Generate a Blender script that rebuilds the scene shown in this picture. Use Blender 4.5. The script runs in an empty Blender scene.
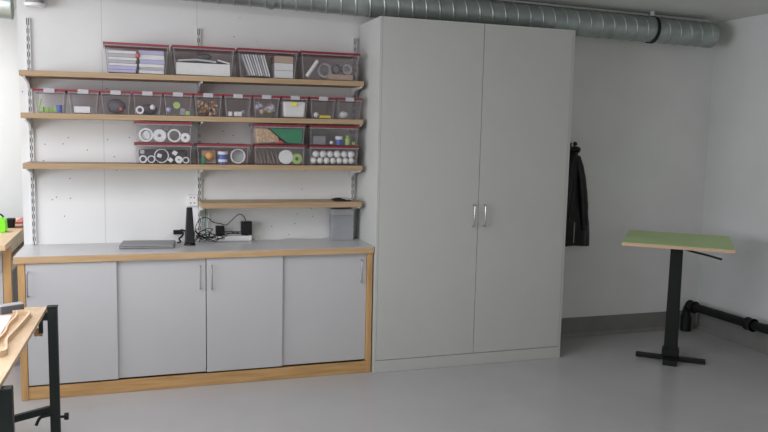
import bpy, bmesh, math, random
from mathutils import Vector, Matrix
random.seed(7)
col = bpy.context.scene.collection
PI = math.pi

# ---------------------------------------------------------------- materials
def _nt(name):
    m = bpy.data.materials.new(name); m.use_nodes = True
    nt = m.node_tree; b = nt.nodes['Principled BSDF']
    return m, nt, b

def mat(name, c, rough=.6, metal=0., var=.06, scale=6., spec=.5, bump=0., bscale=60., emit=0.):
    m, nt, b = _nt(name)
    b.inputs['Roughness'].default_value = rough
    b.inputs['Metallic'].default_value = metal
    b.inputs['Specular IOR Level'].default_value = spec
    tc = nt.nodes.new('ShaderNodeTexCoord')
    n = nt.nodes.new('ShaderNodeTexNoise'); n.inputs['Scale'].default_value = scale
    n.inputs['Detail'].default_value = 4
    nt.links.new(tc.outputs['Object'], n.inputs['Vector'])
    r = nt.nodes.new('ShaderNodeValToRGB')
    r.color_ramp.elements[0].position = .3; r.color_ramp.elements[1].position = .7
    r.color_ramp.elements[0].color = [x*(1-var) for x in c] + [1]
    r.color_ramp.elements[1].color = [min(1, x*(1+var)) for x in c] + [1]
    nt.links.new(n.outputs['Fac'], r.inputs['Fac'])
    nt.links.new(r.outputs['Color'], b.inputs['Base Color'])
    if bump:
        n2 = nt.nodes.new('ShaderNodeTexNoise'); n2.inputs['Scale'].default_value = bscale
        nt.links.new(tc.outputs['Object'], n2.inputs['Vector'])
        bp = nt.nodes.new('ShaderNodeBump'); bp.inputs['Strength'].default_value = bump
        bp.inputs['Distance'].default_value = .01
        nt.links.new(n2.outputs['Fac'], bp.inputs['Height']); nt.links.new(bp.outputs['Normal'], b.inputs['Normal'])
    if emit:
        b.inputs['Emission Color'].default_value = list(c)+[1]; b.inputs['Emission Strength'].default_value = emit
    return m

def wood(name, c1, c2, stretch=(1, 14, 14), rough=.5, ply=False):
    m, nt, b = _nt(name)
    b.inputs['Roughness'].default_value = rough
    tc = nt.nodes.new('ShaderNodeTexCoord'); mp = nt.nodes.new('ShaderNodeMapping')
    mp.inputs['Scale'].default_value = stretch
    nt.links.new(tc.outputs['Object'], mp.inputs['Vector'])
    n = nt.nodes.new('ShaderNodeTexNoise'); n.inputs['Scale'].default_value = 3.5; n.inputs['Detail'].default_value = 6
    nt.links.new(mp.outputs['Vector'], n.inputs['Vector'])
    r = nt.nodes.new('ShaderNodeValToRGB')
    r.color_ramp.elements[0].position = .32; r.color_ramp.elements[1].position = .68
    r.color_ramp.elements[0].color = list(c1)+[1]; r.color_ramp.elements[1].color = list(c2)+[1]
    nt.links.new(n.outputs['Fac'], r.inputs['Fac'])
    out = r.outputs['Color']
    if ply:                                   # laminations of a plywood edge: thin bands in height
        sx = nt.nodes.new('ShaderNodeSeparateXYZ'); nt.links.new(tc.outputs['Object'], sx.inputs[0])
        mm = nt.nodes.new('ShaderNodeMath'); mm.operation = 'MULTIPLY'; mm.inputs[1].default_value = 900
        nt.links.new(sx.outputs['Z'], mm.inputs[0])
        sn = nt.nodes.new('ShaderNodeMath'); sn.operation = 'SINE'; nt.links.new(mm.outputs[0], sn.inputs[0])
        mr = nt.nodes.new('ShaderNodeMapRange'); mr.inputs[1].default_value = -1; mr.inputs[2].default_value = 1
        mr.inputs[3].default_value = .86; mr.inputs[4].default_value = 1.06
        nt.links.new(sn.outputs[0], mr.inputs[0])
        mx = nt.nodes.new('ShaderNodeMix'); mx.data_type = 'RGBA'; mx.blend_type = 'MULTIPLY'; mx.inputs['Factor'].default_value = 1
        nt.links.new(out, mx.inputs[6]); nt.links.new(mr.outputs[0], mx.inputs[7]); out = mx.outputs[2]
    nt.links.new(out, b.inputs['Base Color'])
    return m

def plastic(name, c, fac, rough=.25, tint=(1, 1, 1), edge=0.):
    """see-through moulded plastic: part clear, part milky"""
    m, nt, b = _nt(name)
    b.inputs['Base Color'].default_value = list(c)+[1]; b.inputs['Roughness'].default_value = rough
    n = nt.nodes.new('ShaderNodeTexNoise'); n.inputs['Scale'].default_value = 12
    mr = nt.nodes.new('ShaderNodeMapRange'); mr.inputs[3].default_value = fac-.06; mr.inputs[4].default_value = fac+.06
    nt.links.new(n.outputs['Fac'], mr.inputs[0])
    t = nt.nodes.new('ShaderNodeBsdfTransparent'); t.inputs[0].default_value = list(tint)+[1]
    lw = nt.nodes.new('ShaderNodeLayerWeight'); lw.inputs[0].default_value = .35
    pw = nt.nodes.new('ShaderNodeMath'); pw.operation = 'MULTIPLY_ADD'; pw.inputs[1].default_value = -edge; pw.inputs[2].default_value = 1  # denser tint at grazing angles stands in for refraction darkening the side walls
    nt.links.new(lw.outputs['Facing'], pw.inputs[0])
    ml = nt.nodes.new('ShaderNodeMath'); ml.operation = 'MULTIPLY'
    nt.links.new(pw.outputs[0], ml.inputs[0]); nt.links.new(mr.outputs[0], ml.inputs[1])
    mx = nt.nodes.new('ShaderNodeMixShader')
    nt.links.new(ml.outputs[0], mx.inputs[0]); nt.links.new(b.outputs[0], mx.inputs[1]); nt.links.new(t.outputs[0], mx.inputs[2])
    nt.links.new(mx.outputs[0], nt.nodes['Material Output'].inputs['Surface'])
    return m

def wall_mat(name, c, joints=(), holes=True):
    m, nt, b = _nt(name)
    b.inputs['Roughness'].default_value = .75; b.inputs['Specular IOR Level'].default_value = .25
    tc = nt.nodes.new('ShaderNodeTexCoord')
    n = nt.nodes.new('ShaderNodeTexNoise'); n.inputs['Scale'].default_value = 2.2; n.inputs['Detail'].default_value = 5
    nt.links.new(tc.outputs['Object'], n.inputs['Vector'])
    r = nt.nodes.new('ShaderNodeValToRGB'); r.color_ramp.elements[0].position = .3; r.color_ramp.elements[1].position = .7
    r.color_ramp.elements[0].color = [x*.96 for x in c]+[1]; r.color_ramp.elements[1].color = [x*1.03 for x in c]+[1]
    nt.links.new(n.outputs['Fac'], r.inputs['Fac']); out = r.outputs['Color']
    sx = nt.nodes.new('ShaderNodeSeparateXYZ'); nt.links.new(tc.outputs['Object'], sx.inputs[0])
    def dark(fac_socket, colr, o):
        mx = nt.nodes.new('ShaderNodeMix'); mx.data_type = 'RGBA'
        nt.links.new(fac_socket, mx.inputs['Factor']); nt.links.new(o, mx.inputs[6]); mx.inputs[7].default_value = list(colr)+[1]
        return mx.outputs[2]
    for jx in joints:                          # board joints
        s = nt.nodes.new('ShaderNodeMath'); s.operation = 'COMPARE'; s.inputs[1].default_value = jx; s.inputs[2].default_value = .0028
        nt.links.new(sx.outputs['X'], s.inputs[0])
        k = nt.nodes.new('ShaderNodeMath'); k.operation = 'MULTIPLY'; k.inputs[1].default_value = .45
        nt.links.new(s.outputs[0], k.inputs[0]); out = dark(k.outputs[0], [x*.55 for x in c], out)
    if holes:                                  # scattered old screw holes
        v = nt.nodes.new('ShaderNodeTexVoronoi'); v.voronoi_dimensions = '2D'; v.inputs['Scale'].default_value = 7.5
        cb = nt.nodes.new('ShaderNodeCombineXYZ'); nt.links.new(sx.outputs['X'], cb.inputs['X']); nt.links.new(sx.outputs['Z'], cb.inputs['Y'])
        nt.links.new(cb.outputs[0], v.inputs['Vector'])
        l = nt.nodes.new('ShaderNodeMath'); l.operation = 'LESS_THAN'; l.inputs[1].default_value = .028
        nt.links.new(v.outputs['Distance'], l.inputs[0])
        n3 = nt.nodes.new('ShaderNodeTexNoise'); n3.inputs['Scale'].default_value = 1.7
        nt.links.new(tc.outputs['Object'], n3.inputs['Vector'])
        g = nt.nodes.new('ShaderNodeMath'); g.operation = 'GREATER_THAN'; g.inputs[1].default_value = .545
        nt.links.new(n3.outputs['Fac'], g.inputs[0])
        a = nt.nodes.new('ShaderNodeMath'); a.operation = 'MULTIPLY'
        nt.links.new(l.outputs[0], a.inputs[0]); nt.links.new(g.outputs[0], a.inputs[1])
        lx = nt.nodes.new('ShaderNodeMath'); lx.operation = 'LESS_THAN'; lx.inputs[1].default_value = 2.4
        nt.links.new(sx.outputs['X'], lx.inputs[0])
        a2 = nt.nodes.new('ShaderNodeMath'); a2.operation = 'MULTIPLY'
        nt.links.new(a.outputs[0], a2.inputs[0]); nt.links.new(lx.outputs[0], a2.inputs[1]); a = a2
        out = dark(a.outputs[0], (.06, .06, .065), out)
    nt.links.new(out, b.inputs['Base Color'])
    n2 = nt.nodes.new('ShaderNodeTexNoise'); n2.inputs['Scale'].default_value = 45; n2.inputs['Detail'].default_value = 3
    nt.links.new(tc.outputs['Object'], n2.inputs['Vector'])
    bp = nt.nodes.new('ShaderNodeBump'); bp.inputs['Strength'].default_value = .12; bp.inputs['Distance'].default_value = .005
    nt.links.new(n2.outputs['Fac'], bp.inputs['Height']); nt.links.new(bp.outputs['Normal'], b.inputs['Normal'])
    return m

M = {}
M['wall'] = wall_mat('painted_board_wall', (.69, .69, .685), (.657, 1.272))
M['wall_plain'] = wall_mat('painted_wall', (.64, .645, .64), (), False)
M['ceiling'] = wall_mat('ceiling_paint', (.66, .66, .63), (), False)
M['skirt'] = mat('grey_floor_coving', (.19, .19, .18), .5, var=.08)
M['floor'] = mat('grey_epoxy_floor', (.43, .425, .43), .27, var=.045, scale=1.6, spec=.5)
M['grey_door'] = mat('grey_laminate_door', (.46, .455, .462), .5, var=.012)
M['ward'] = mat('grey_wardrobe_laminate', (.47, .475, .455), .45, var=.012)
M['counter'] = mat('grey_counter_laminate', (.49, .49, .50), .3, var=.03)
M['birch'] = wood('birch_wood', (.40, .225, .085), (.55, .335, .145))
M['birch_v'] = wood('birch_wood_upright', (.40, .225, .085), (.55, .335, .145), (14, 14, 1))
M['ply'] = wood('birch_ply_edge', (.42, .27, .14), (.55, .37, .20), ply=True)
M['shelf'] = wood('birch_shelf_board', (.33, .225, .125), (.42, .295, .175), ply=True)
M['pale_ply'] = wood('pale_birch_ply', (.56, .40, .25), (.68, .51, .34), (8, 2, 8))
M['white_metal'] = mat('white_painted_metal', (.62, .62, .62), .4)
M['slot'] = mat('dark_slot', (.13, .13, .14), .8)
M['steel'] = mat('brushed_steel', (.42, .42, .42), .3, .9)
M['zinc'] = mat('galvanised_zinc', (.37, .41, .40), .45, .7, var=.14, scale=9)
M['black'] = mat('black_powder_coat', (.008, .009, .009), .5, spec=.25)
M['black_gloss'] = mat('black_plastic', (.005, .005, .006), .35, spec=.3)
M['greenblack'] = mat('dark_green_black_steel', (.012, .018, .017), .5, spec=.3)
M['clear'] = plastic('clear_plastic', (.30, .27, .29), .88, edge=.5)
M['rim'] = plastic('clear_plastic_rim', (.38, .35, .37), .60)
M['lid_red'] = plastic('translucent_red_lid', (.28, .012, .025), .42, tint=(.9, .35, .4))
M['lid_edge'] = mat('red_lid_rim', (.21, .010, .02), .35)
M['clip'] = plastic('milky_clip', (.50, .48, .50), .25)
M['white'] = mat('white_matt', (.72, .72, .72), .6)
M['paper'] = mat('white_paper', (.68, .68, .70), .8)
M['paper_grey'] = mat('grey_paper', (.42, .42, .44), .8)
M['lilac'] = mat('lilac_paper', (.43, .42, .62), .8)
M['beige'] = mat('beige_card', (.45, .33, .25), .8)
M['straw'] = mat('straw_beige', (.52, .36, .23), .9, var=.35, scale=60, bump=.8, bscale=90)
M['green'] = mat('green_felt', (.015, .22, .10), .8)
M['lime'] = mat('lime_green', (.33, .50, .14), .45)
M['neon'] = mat('neon_lime_plastic', (.20, .85, .02), .4, emit=.15)  # faint glow added to the plastic's colour; the caddy is no lamp
M['yellow'] = mat('yellow_plastic', (.72, .62, .06), .5)
M['orange'] = mat('orange_foam', (.75, .34, .08), .7)
M['blue'] = mat('blue_plastic', (.05, .10, .42), .45)
M['brown'] = mat('brown_bits', (.22, .11, .045), .8, var=.5, scale=40)
M['red'] = mat('red_plastic', (.50, .10, .09), .5)
M['grey'] = mat('mid_grey_plastic', (.27, .28, .30), .5)
M['grey_lt'] = mat('light_grey_plastic', (.38, .39, .41), .5)
M['dark'] = mat('charcoal_cloth', (.10, .10, .115), .8)
M['laptop'] = mat('grey_laptop_shell', (.17, .17, .175), .35, .4)
M['tabletop'] = mat('lime_linoleum', (.52, .68, .30), .5, var=.08, scale=3)
M['table_edge'] = mat('pink_beige_edge', (.62, .40, .28), .55)
M['leather'] = mat('black_leather', (.006, .006, .007), .38, var=.3, scale=20, spec=.3, bump=.9, bscale=14)

# ---------------------------------------------------------------- mesh builder
class MB:
    def __init__(s): s.bm = bmesh.new()
    def _add(s, verts, faces):
        vs = [s.bm.verts.new(v) for v in verts]
        for f in faces:
            try: s.bm.faces.new([vs[i] for i in f])
            except ValueError: pass
        return s
    def box(s, x0, y0, z0, x1, y1, z1):
        return s.frust((x0, y0, x1, y1, z0), (x0, y0, x1, y1, z1))
    def frust(s, a, b, bottom=True, top=True):
        v = [(a[0], a[1], a[4]), (a[2], a[1], a[4]), (a[2], a[3], a[4]), (a[0], a[3], a[4]),
             (b[0], b[1], b[4]), (b[2], b[1], b[4]), (b[2], b[3], b[4]), (b[0], b[3], b[4])]
        f = [(0, 1, 5, 4), (1, 2, 6, 5), (2, 3, 7, 6), (3, 0, 4, 7)]
        if bottom: f.append((3, 2, 1, 0))
        if top: f.append((4, 5, 6, 7))
        return s._add(v, f)
    def obox(s, c, size, rot):
        """box centred at c, turned by an euler (x,y,z)"""
        R = Matrix.Identity(3)
        from mathutils import Euler
        R = Euler(rot).to_matrix(); h = [k/2 for k in size]; v = []
        for z in (-1, 1):
            for x, y in ((-1, -1), (1, -1), (1, 1), (-1, 1)):
                v.append(Vector(c)+R @ Vector((x*h[0], y*h[1], z*h[2])))
        return s._add(v, [(0, 1, 5, 4), (1, 2, 6, 5), (2, 3, 7, 6), (3, 0, 4, 7), (3, 2, 1, 0), (4, 5, 6, 7)])
    def cyl(s, p0, p1, r0, r1=None, n=20, cap=True, inner=0):
        r1 = r0 if r1 is None else r1
        p0, p1 = Vector(p0), Vector(p1); d = (p1-p0).normalized()
        u = d.orthogonal().normalized(); w = d.cross(u)
        v = []; f = []
        for p, r in ((p0, r0), (p1, r1)):
            for i in range(n):
                a = 2*PI*i/n; v.append(p+(u*math.cos(a)+w*math.sin(a))*r)
        for i in range(n): f.append((i, (i+1) % n, n+(i+1) % n, n+i))
        if inner:
            for p, r in ((p0, inner), (p1, inner)):
                for i in range(n):
                    a = 2*PI*i/n; v.append(p+(u*math.cos(a)+w*math.sin(a))*r)
            for i in range(n):
                j = (i+1) % n
                f.append((2*n+j, 2*n+i, 3*n+i, 3*n+j)); f.append((j, i, 2*n+i, 2*n+j)); f.append((n+i, n+j, 3*n+j, 3*n+i))
        elif cap:
            f.append(tuple(range(n-1, -1, -1))); f.append(tuple(range(n, 2*n)))
        return s._add(v, f)
    def tube(s, pts, r, n=8, smooth=4, rf=None):
        P = [Vector(p) for p in pts]
        if smooth > 1 and len(P) > 2:
            Q = []
            for i in range(len(P)-1):
                a = P[max(i-1, 0)]; b = P[i]; c = P[i+1]; d = P[min(i+2, len(P)-1)]
                for k in range(smooth):
                    t = k/smooth
                    Q.append(.5*((2*b)+(c-a)*t+(2*a-5*b+4*c-d)*t*t+(3*b-a-3*c+d)*t**3))
            Q.append(P[-1]); P = Q
        v = []; f = []; u = None
        for i, p in enumerate(P):
            d = (P[min(i+1, len(P)-1)]-P[max(i-1, 0)]).normalized()
            u = d.orthogonal().normalized() if u is None else (u-d*u.dot(d)).normalized()
            w = d.cross(u); rr = r if rf is None else r*rf(i/(len(P)-1))
            for k in range(n):
                a = 2*PI*k/n; v.append(p+(u*math.cos(a)+w*math.sin(a))*rr)
        for i in range(len(P)-1):
            for k in range(n):
                f.append((i*n+k, i*n+(k+1) % n, (i+1)*n+(k+1) % n, (i+1)*n+k))
        f.append(tuple(range(n-1, -1, -1))); L = (len(P)-1)*n; f.append(tuple(range(L, L+n)))
        return s._add(v, f)
    def ball(s, c, r, sc=(1, 1, 1), seg=14, rings=9, jit=0):
        m = Matrix.Translation(c) @ Matrix.Diagonal((sc[0], sc[1], sc[2], 1))
        g = bmesh.ops.create_uvsphere(s.bm, u_segments=seg, v_segments=rings, radius=r, matrix=m)
        if jit:
            for v in g['verts']: v.co += Vector([random.uniform(-jit, jit) for _ in range(3)])
        return s
    def prism(s, poly, axis, a0, a1):
        """poly = 2D outline, pushed along an axis"""
        def P(q, a): return {'x': (a, q[0], q[1]), 'y': (q[0], a, q[1]), 'z': (q[0], q[1], a)}[axis]
        n = len(poly); v = [P(q, a0) for q in poly]+[P(q, a1) for q in poly]
        f = [(i, (i+1) % n, n+(i+1) % n, n+i) for i in range(n)]+[tuple(range(n-1, -1, -1)), tuple(range(n, 2*n))]
        return s._add(v, f)

def origin_of(p):
    o = Vector((0, 0, 0))
    while p is not None: o += p.location; p = p.parent
    return o

def build(name, mb, m, parent=None, bevel=0, smooth=False, org=None):
    bm = mb.bm
    bmesh.ops.recalc_face_normals(bm, faces=bm.faces)
    o0 = origin_of(parent) if parent else Vector(org or (0, 0, 0))
    bmesh.ops.translate(bm, verts=bm.verts, vec=-o0)
    me = bpy.data.meshes.new(name); bm.to_mesh(me); bm.free()
    me.materials.append(M[m])
    if smooth:
        for p in me.polygons: p.use_smooth = True
        try: me.set_sharp_from_angle(angle=math.radians(40))
        except Exception: pass
    o = bpy.data.objects.new(name, me); col.objects.link(o)
    if parent: o.parent = parent
    else: o.location = o0
    if bevel:
        b = o.modifiers.new('bevel', 'BEVEL'); b.width = bevel; b.segments = 2; b.limit_method = 'ANGLE'
    return o

def tag(o, label=None, cat=None, group=None, kind=None):
    if label: o['label'] = label
    if cat: o['category'] = cat
    if group: o['group'] = group
    if kind: o['kind'] = kind
    return o
def thing(name, loc, label, cat, group=None):
    o = bpy.data.objects.new(name, None); o.empty_display_size = .1
    o.location = loc; col.objects.link(o)
    return tag(o, label, cat, group)
def solo(name, mb, m, org, label, cat, group=None, bevel=0, smooth=False):
    return tag(build(name, mb, m, None, bevel, smooth, org), label, cat, group)
def struct(name, mb, m, bevel=0):
    return tag(build(name, mb, m, None, bevel), kind='structure')
def dup(root, loc, label=None, group=None):
    r = root.copy(); col.objects.link(r); r.location = loc
    if label: r['label'] = label
    if group: r['group'] = group
    for ch in list(root.children):
        c = ch.copy(); col.objects.link(c); c.parent = r
        for g in list(ch.children):
            d = g.copy(); col.objects.link(d); d.parent = c
    return r

# ---------------------------------------------------------------- the setting
XR = 5.64
struct('floor', MB().box(-2.6, -7.4, -.1, XR+.12, 3.0, 0), 'floor')
struct('wall_back', MB().box(.15, 0, 0, XR, .12, 2.90), 'wall')
struct('wall_right', MB().box(XR, -7.4, 0, XR+.12, .12, 2.90), 'wall_plain')
struct('wall_far', MB().box(-2.6, 2.6, 0, 1.9, 2.72, 2.90), 'wall_plain')
# the ceiling falls a little towards the right wall
def cz(x): return 2.695+(XR-x)*.015
struct('ceiling', MB().prism([(-2.6, cz(-2.6)), (XR+.12, cz(XR+.12)), (XR+.12, cz(XR)+.2), (-2.6, cz(-2.6)+.2)], 'y', -7.4, 3.0), 'ceiling')
# grey floor coating turned up the foot of the walls
def cove(y): return [(y, .165), (y-.006, .165), (y-.008, .03), (y-.03, .001), (y, .001)]
struct('baseboard_back', MB().prism(cove(0), 'x', 3.96, XR-.001), 'skirt')
struct('baseboard_right', MB().prism([(XR-.0001-(0-q[0]) if 0 else XR+q[0], q[1]) for q in cove(0)], 'y', -7.3, -.032), 'skirt')
struct('trim_1', MB().prism([(1.6, cz(1.6)-.022), (5.45, cz(5.45)-.022), (5.45, cz(5.45)-.008), (1.6, cz(1.6)-.008)], 'y', -.125, -.105), 'white_metal')
struct('wall_left', MB().box(-2.72, -7.4, 0, -2.6, 3.0, .9).box(-2.72, -7.4, 2.5, -2.6, 3.0, 2.9).box(-2.72, -7.4, .9, -2.6, -6.2, 2.5), 'wall_plain')
struct('wall_front', MB().box(-2.6, -7.52, 0, XR+.12, -7.4, 2.9), 'wall_plain')

# ---------------------------------------------------------------- spiral duct
def spiral_duct():
    t = thing('ventilation_duct', (3.1, -.2, 2.57), 'long galvanised spiral ventilation duct running under the ceiling above the wardrobe', 'duct')
    a = Vector((-.35, -.2, 2.552+5.78*.0165)); b = Vector((5.43, -.2, 2.552)); d = b-a; L = d.length; d.normalize()
    u = Vector((0, 1, 0)); w = d.cross(u)
    r = .098; n = 36; v = []; f = []
    prof = []                                     # rings with a standing seam every 95 mm
    s = 0; pitch = .105
    N = int(L/pitch)
    def slant(ang): return pitch*(ang/(2*PI))
    ss = []
    for k in range(-1, N+1):
        for off, rr in ((0, r), (.045, r), (.088, r), (.093, r+.0042), (.100, r+.0042), (.1045, r)): ss.append((k*pitch+off, rr))
    mbx = MB()
    for off, rr in ss:
        for i in range(n):
            ang = 2*PI*i/n; q = min(max(off+slant(ang), 0), L-.012)
            v.append(a+d*q+(u*math.cos(ang)+w*math.sin(ang))*rr)
    # close the helix: the seam jumps one pitch round the back (hidden wall side), so stitch ring j to ring j+6 there
    R = len(ss)
    for j in range(R-1):
        for i in range(n-1):
            f.append((j*n+i, j*n+i+1, (j+1)*n+i+1, (j+1)*n+i))
        if j+6+1 < R: f.append((j*n+n-1, (j+6)*n, (j+7)*n, (j+1)*n+n-1))
    mbx._add(v, f)
    build('pipe', mbx, 'zinc', t, smooth=True)
    e = MB(); e.cyl(b-d*.07, b-d*.008, r+.003, n=36); e.cyl(b-d*.008, b, r+.003, r-.01, n=36)
    build('end_cap', e, 'zinc', t, smooth=True)
    for k, xx in enumerate((4.83, 1.75)):
        c = a+d*((xx-a.x)/d.x)
        cl = MB(); cl.cyl(c-d*.012, c+d*.012, r+.010, n=36, inner=r+.004)
        o = build('clamp_ring', cl, 'black' if k == 0 else 'zinc', t, smooth=True)
        h = MB().box(c.x-.010, c.y-.012, c.z+r+.006, c.x+.010, c.y+.012, cz(c.x)-.001)
        build('hanger', h, 'white_metal', o)
spiral_duct()

t = thing('ceiling_downpipe', (.275, -.075, 2.44), 'short grey pipe with a white collar ending above the left shelf upright', 'pipe')
build('pipe', MB().cyl((.265, -.075, 2.4555), (.265, -.075, cz(.3)-.001), .054, n=28), 'grey', t, smooth=True)
build('collar', MB().cyl((.265, -.075, 2.436), (.265, -.075, 2.455), .058, .066, n=28), 'white', t, smooth=True)

# ---------------------------------------------------------------- slotted uprights
def upright(x, z0, z1, label):
    t = thing('shelf_upright', (x, 0, z0), label, 'shelf rail', 'slotted uprights on the wall')
    m = MB().box(x-.0135, -.004, z0, x+.0135, -.001, z1).box(x-.0135, -.017, z0, x-.0115, -.004, z1).box(x+.0115, -.017, z0, x+.0135, -.004, z1)
    m.box(x-.0115, -.017, z0, x-.0085, -.015, z1).box(x+.0085, -.017, z0, x+.0115, -.015, z1).box(x-.0025, -.017, z0, x+.0025, -.004, z1)
    z = z0
    while z < z1-.03:
        m.box(x-.0085, -.017, z, x+.0085, -.015, z+.022); z += .050
    build('channel', m, 'white_metal', t)
    s = MB().box(x-.0113, -.008, z0+.002, x-.0027, -.0045, z1-.002).box(x+.0027, -.008, z0+.002, x+.0113, -.0045, z1-.002)
    build('slot', s, 'slot', t)
upright(.214, .905, 2.372, 'white slotted upright at the left end of the shelves')
upright(1.281, .905, 2.372, 'white slotted upright behind the middle of the shelves')
upright(2.398, .905, 2.372, 'white slotted upright in the corner against the tall wardrobe')

# ---------------------------------------------------------------- wall shelves
def shelf(x0, x1, z0l, z0r, th, rails, label):
    """z0l/z0r = top at the two ends"""
    t = thing('wall_shelf', (x0, -.02, z0l-th), label, 'shelf', 'plywood wall shelves')
    sl = (z0r-z0l)/(x1-x0)
    b = MB().prism([(x0, z0l-th), (x1, z0r-th), (x1, z0r), (x0, z0l)], 'y', -.282, -.020)
    build('board', b, 'shelf', t, bevel=.0015)
    for x in rails:
        zz = z0l+sl*(x-x0)-th-.001
        br = MB().prism([(-.018, zz), (-.262, zz), (-.262, zz-.010), (-.10, zz-.030), (-.030, zz-.070), (-.018, zz-.070)], 'x', x-.006, x+.006)
        build('bracket', br, 'white_metal', t)
RL = (.214, 1.281, 2.380)
def z1(x): return 2.024+(x-.187)*.0095
def z2(x): return 1.765+(x-.187)*.0055
shelf(.187, 2.392, z1(.187), z1(2.392), .034, RL, 'topmost plywood shelf, holding four wide red-lidded boxes')
shelf(.189, 2.392, z2(.187), z2(2.392), .034, RL, 'second plywood shelf from the top, holding a row of small boxes')
shelf(.192, 2.392, 1.452, 1.452, .034, RL, 'third plywood shelf from the top, holding stacked boxes')
shelf(1.274, 2.392, 1.193, 1.193, .036, RL[1:], 'short lowest plywood shelf above the cables')

# ---------------------------------------------------------------- storage boxes
def storage_box(cx, z0, w, h, d, label, group, clips=True, taper=.018, name='storage_box', cat='storage box', wide=False):
    yf = -.274; yb = yf+d
    t = thing(name, (cx, (yf+yb)/2, z0), label, cat, group)
    x0, x1 = cx-w/2, cx+w/2; hb = h-.014
    m = MB().frust((x0+taper+.006, yf+.014, x1-taper-.006, yb-.012, z0+.001), (x0+.008, yf+.005, x1-.008, yb-.004, z0+hb), top=False)
    build('tub', m, 'clear', t)
    # moulded corner ribs and the rim of the tub
    r = MB()
    za, zb = z0+hb-.008, z0+hb
    for a in ((x0+.002, yf+.001, x1-.002, yf+.005), (x0+.002, yb-.005, x1-.002, yb-.001), (x0+.002, yf+.005, x0+.007, yb-.005), (x1-.007, yf+.005, x1-.002, yb-.005)):
        r.box(a[0], a[1], za, a[2], a[3], zb)
    for sx in (0, 1):
        xa = x0+taper+.006 if sx == 0 else x1-taper-.006; xb = x0+.008 if sx == 0 else x1-.008
        r._add([(xa-.0025, yf+.0135, z0+.001), (xa+.0025, yf+.0135, z0+.001), (xb+.0025, yf+.0045, za), (xb-.0025, yf+.0045, za)], [(0, 1, 2, 3)])
    build('rim', r, 'rim', t)
    l = MB().box(x0, yf, z0+h-.006, x1, yb, z0+h-.003)
    build('lid', l, 'lid_red', t)
    e = MB(); q = .006; za, zb = z0+h-.013, z0+h
    e.box(x0-.001, yf-.001, za, x1+.001, yf+q-.003, zb).box(x0-.001, yb-q+.003, za, x1+.001, yb+.001, zb)
    e.box(x0-.001, yf+q-.003, za, x0+q-.003, yb-q+.003, zb).box(x1-q+.003, yf+q-.003, za, x1+.001, yb-q+.003, zb)
    lid = [c for c in t.children if c.name.startswith('lid')][0]
    build('lid_rim', e, 'lid_edge', lid)
    if clips:
        c = MB().box(cx-w*.17, yf-.006, z0+h-.024, cx+w*.17, yf-.0015, z0+h+.003).box(cx-w*.17, yf-.006, z0+h+.001, cx+w*.17, yf+.02, z0+h+.004)
        build('clip', c, 'clip', t, bevel=.002)
    else:
        for yy in ():
            pass
        for sx in (x0-.0035, x1+.0005):
            c = MB().box(sx, -.18, z0+h-.03, sx+.003, -.10, z0+h+.001)
            build('clip', c, 'clip', t)
    return t

G1 = 'wide red-lidded boxes on the top shelf'
TOP = [(.674, 1.074, 'wide red-lidded box of pale papers, leftmost on the top shelf'),
       (1.094, 1.494, 'wide red-lidded box holding a white carton, second on the top shelf'),
       (1.514, 1.922, 'wide red-lidded box with leaning white folders on the top shelf'),
       (1.942, 2.362, 'wide red-lidded box with a white roll, beside the wardrobe on the top shelf')]
for a, b, lab in TOP:
    storage_box((a+b)/2, z1((a+b)/2)+.002, b-a, .19, .248, lab, G1, clips=False)
G2 = 'small clipped boxes on the second shelf'
SX = [.262, .459, .652, .845, 1.036, 1.229, 1.424, 1.616, 1.812, 2.010, 2.200]
SL = ['small clear box with green and blue pieces, leftmost on the second shelf',
      'small clear box with a few pale pieces, second from left on second shelf',
      'small clear box with dark cloth and a pink bit, third from left',
      'small clear box with a grey ring and white ball, fourth from left',
      'small clear box with a lime disc inside, fifth from left',
      'small clear box packed with brown wooden bits on the second shelf',
      'small clear box with three white cubes at its bottom',
      'small clear box with crumpled yellow and grey wrapping on the second shelf',
      'small clear box filled with white stuff and a yellow sticker',
      'small clear box with a yellow bar lying at its bottom',
      'small clear box with a white lump, rightmost on the second shelf']
for x, lab in zip(SX, SL):
    c = x+.092
    storage_box(c, z2(c)+.002, .186, .147, .248, lab, G2, taper=.014)
G3 = 'stacked wide boxes on the third shelf'
ST = [(.852, 1.216, 0, 'lower box of small rings and cubes under the tape-roll box'),
      (.852, 1.216, 1, 'upper box of big tape rolls above the ring box on third shelf'),
      (1.243, 1.592, 0, 'single box with jar and pale ring, not stacked, third shelf'),
      (1.625, 1.978, 0, 'lower box of sticks and discs under the green felt box'),
      (1.625, 1.978, 1, 'upper box with straw and green felt on the third shelf'),
      (2.008, 2.366, 0, 'lower box full of white balls on the third shelf'),
      (2.008, 2.366, 1, 'upper box with blue jar and lime bottle above the balls')]
HB = .138
for a, b, lv, lab in ST:
    storage_box((a+b)/2, 1.453+lv*HB+(.001 if lv else 0), b-a, HB-.001, .248, lab, G3, clips=False, taper=.008)

# ---------------------------------------------------------------- contents
def flat(x0, x1, y0, y1, z0, z1, m, name, label, cat, group=None, rot=0):
    cx, cy = (x0+x1)/2, (y0+y1)/2
    mb = MB().obox((cx, cy, (z0+z1)/2), (x1-x0, y1-y0, z1-z0), (0, 0, rot))
    return solo(name, mb, m, (cx, cy, z0), label, cat, group, bevel=.001)
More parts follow.
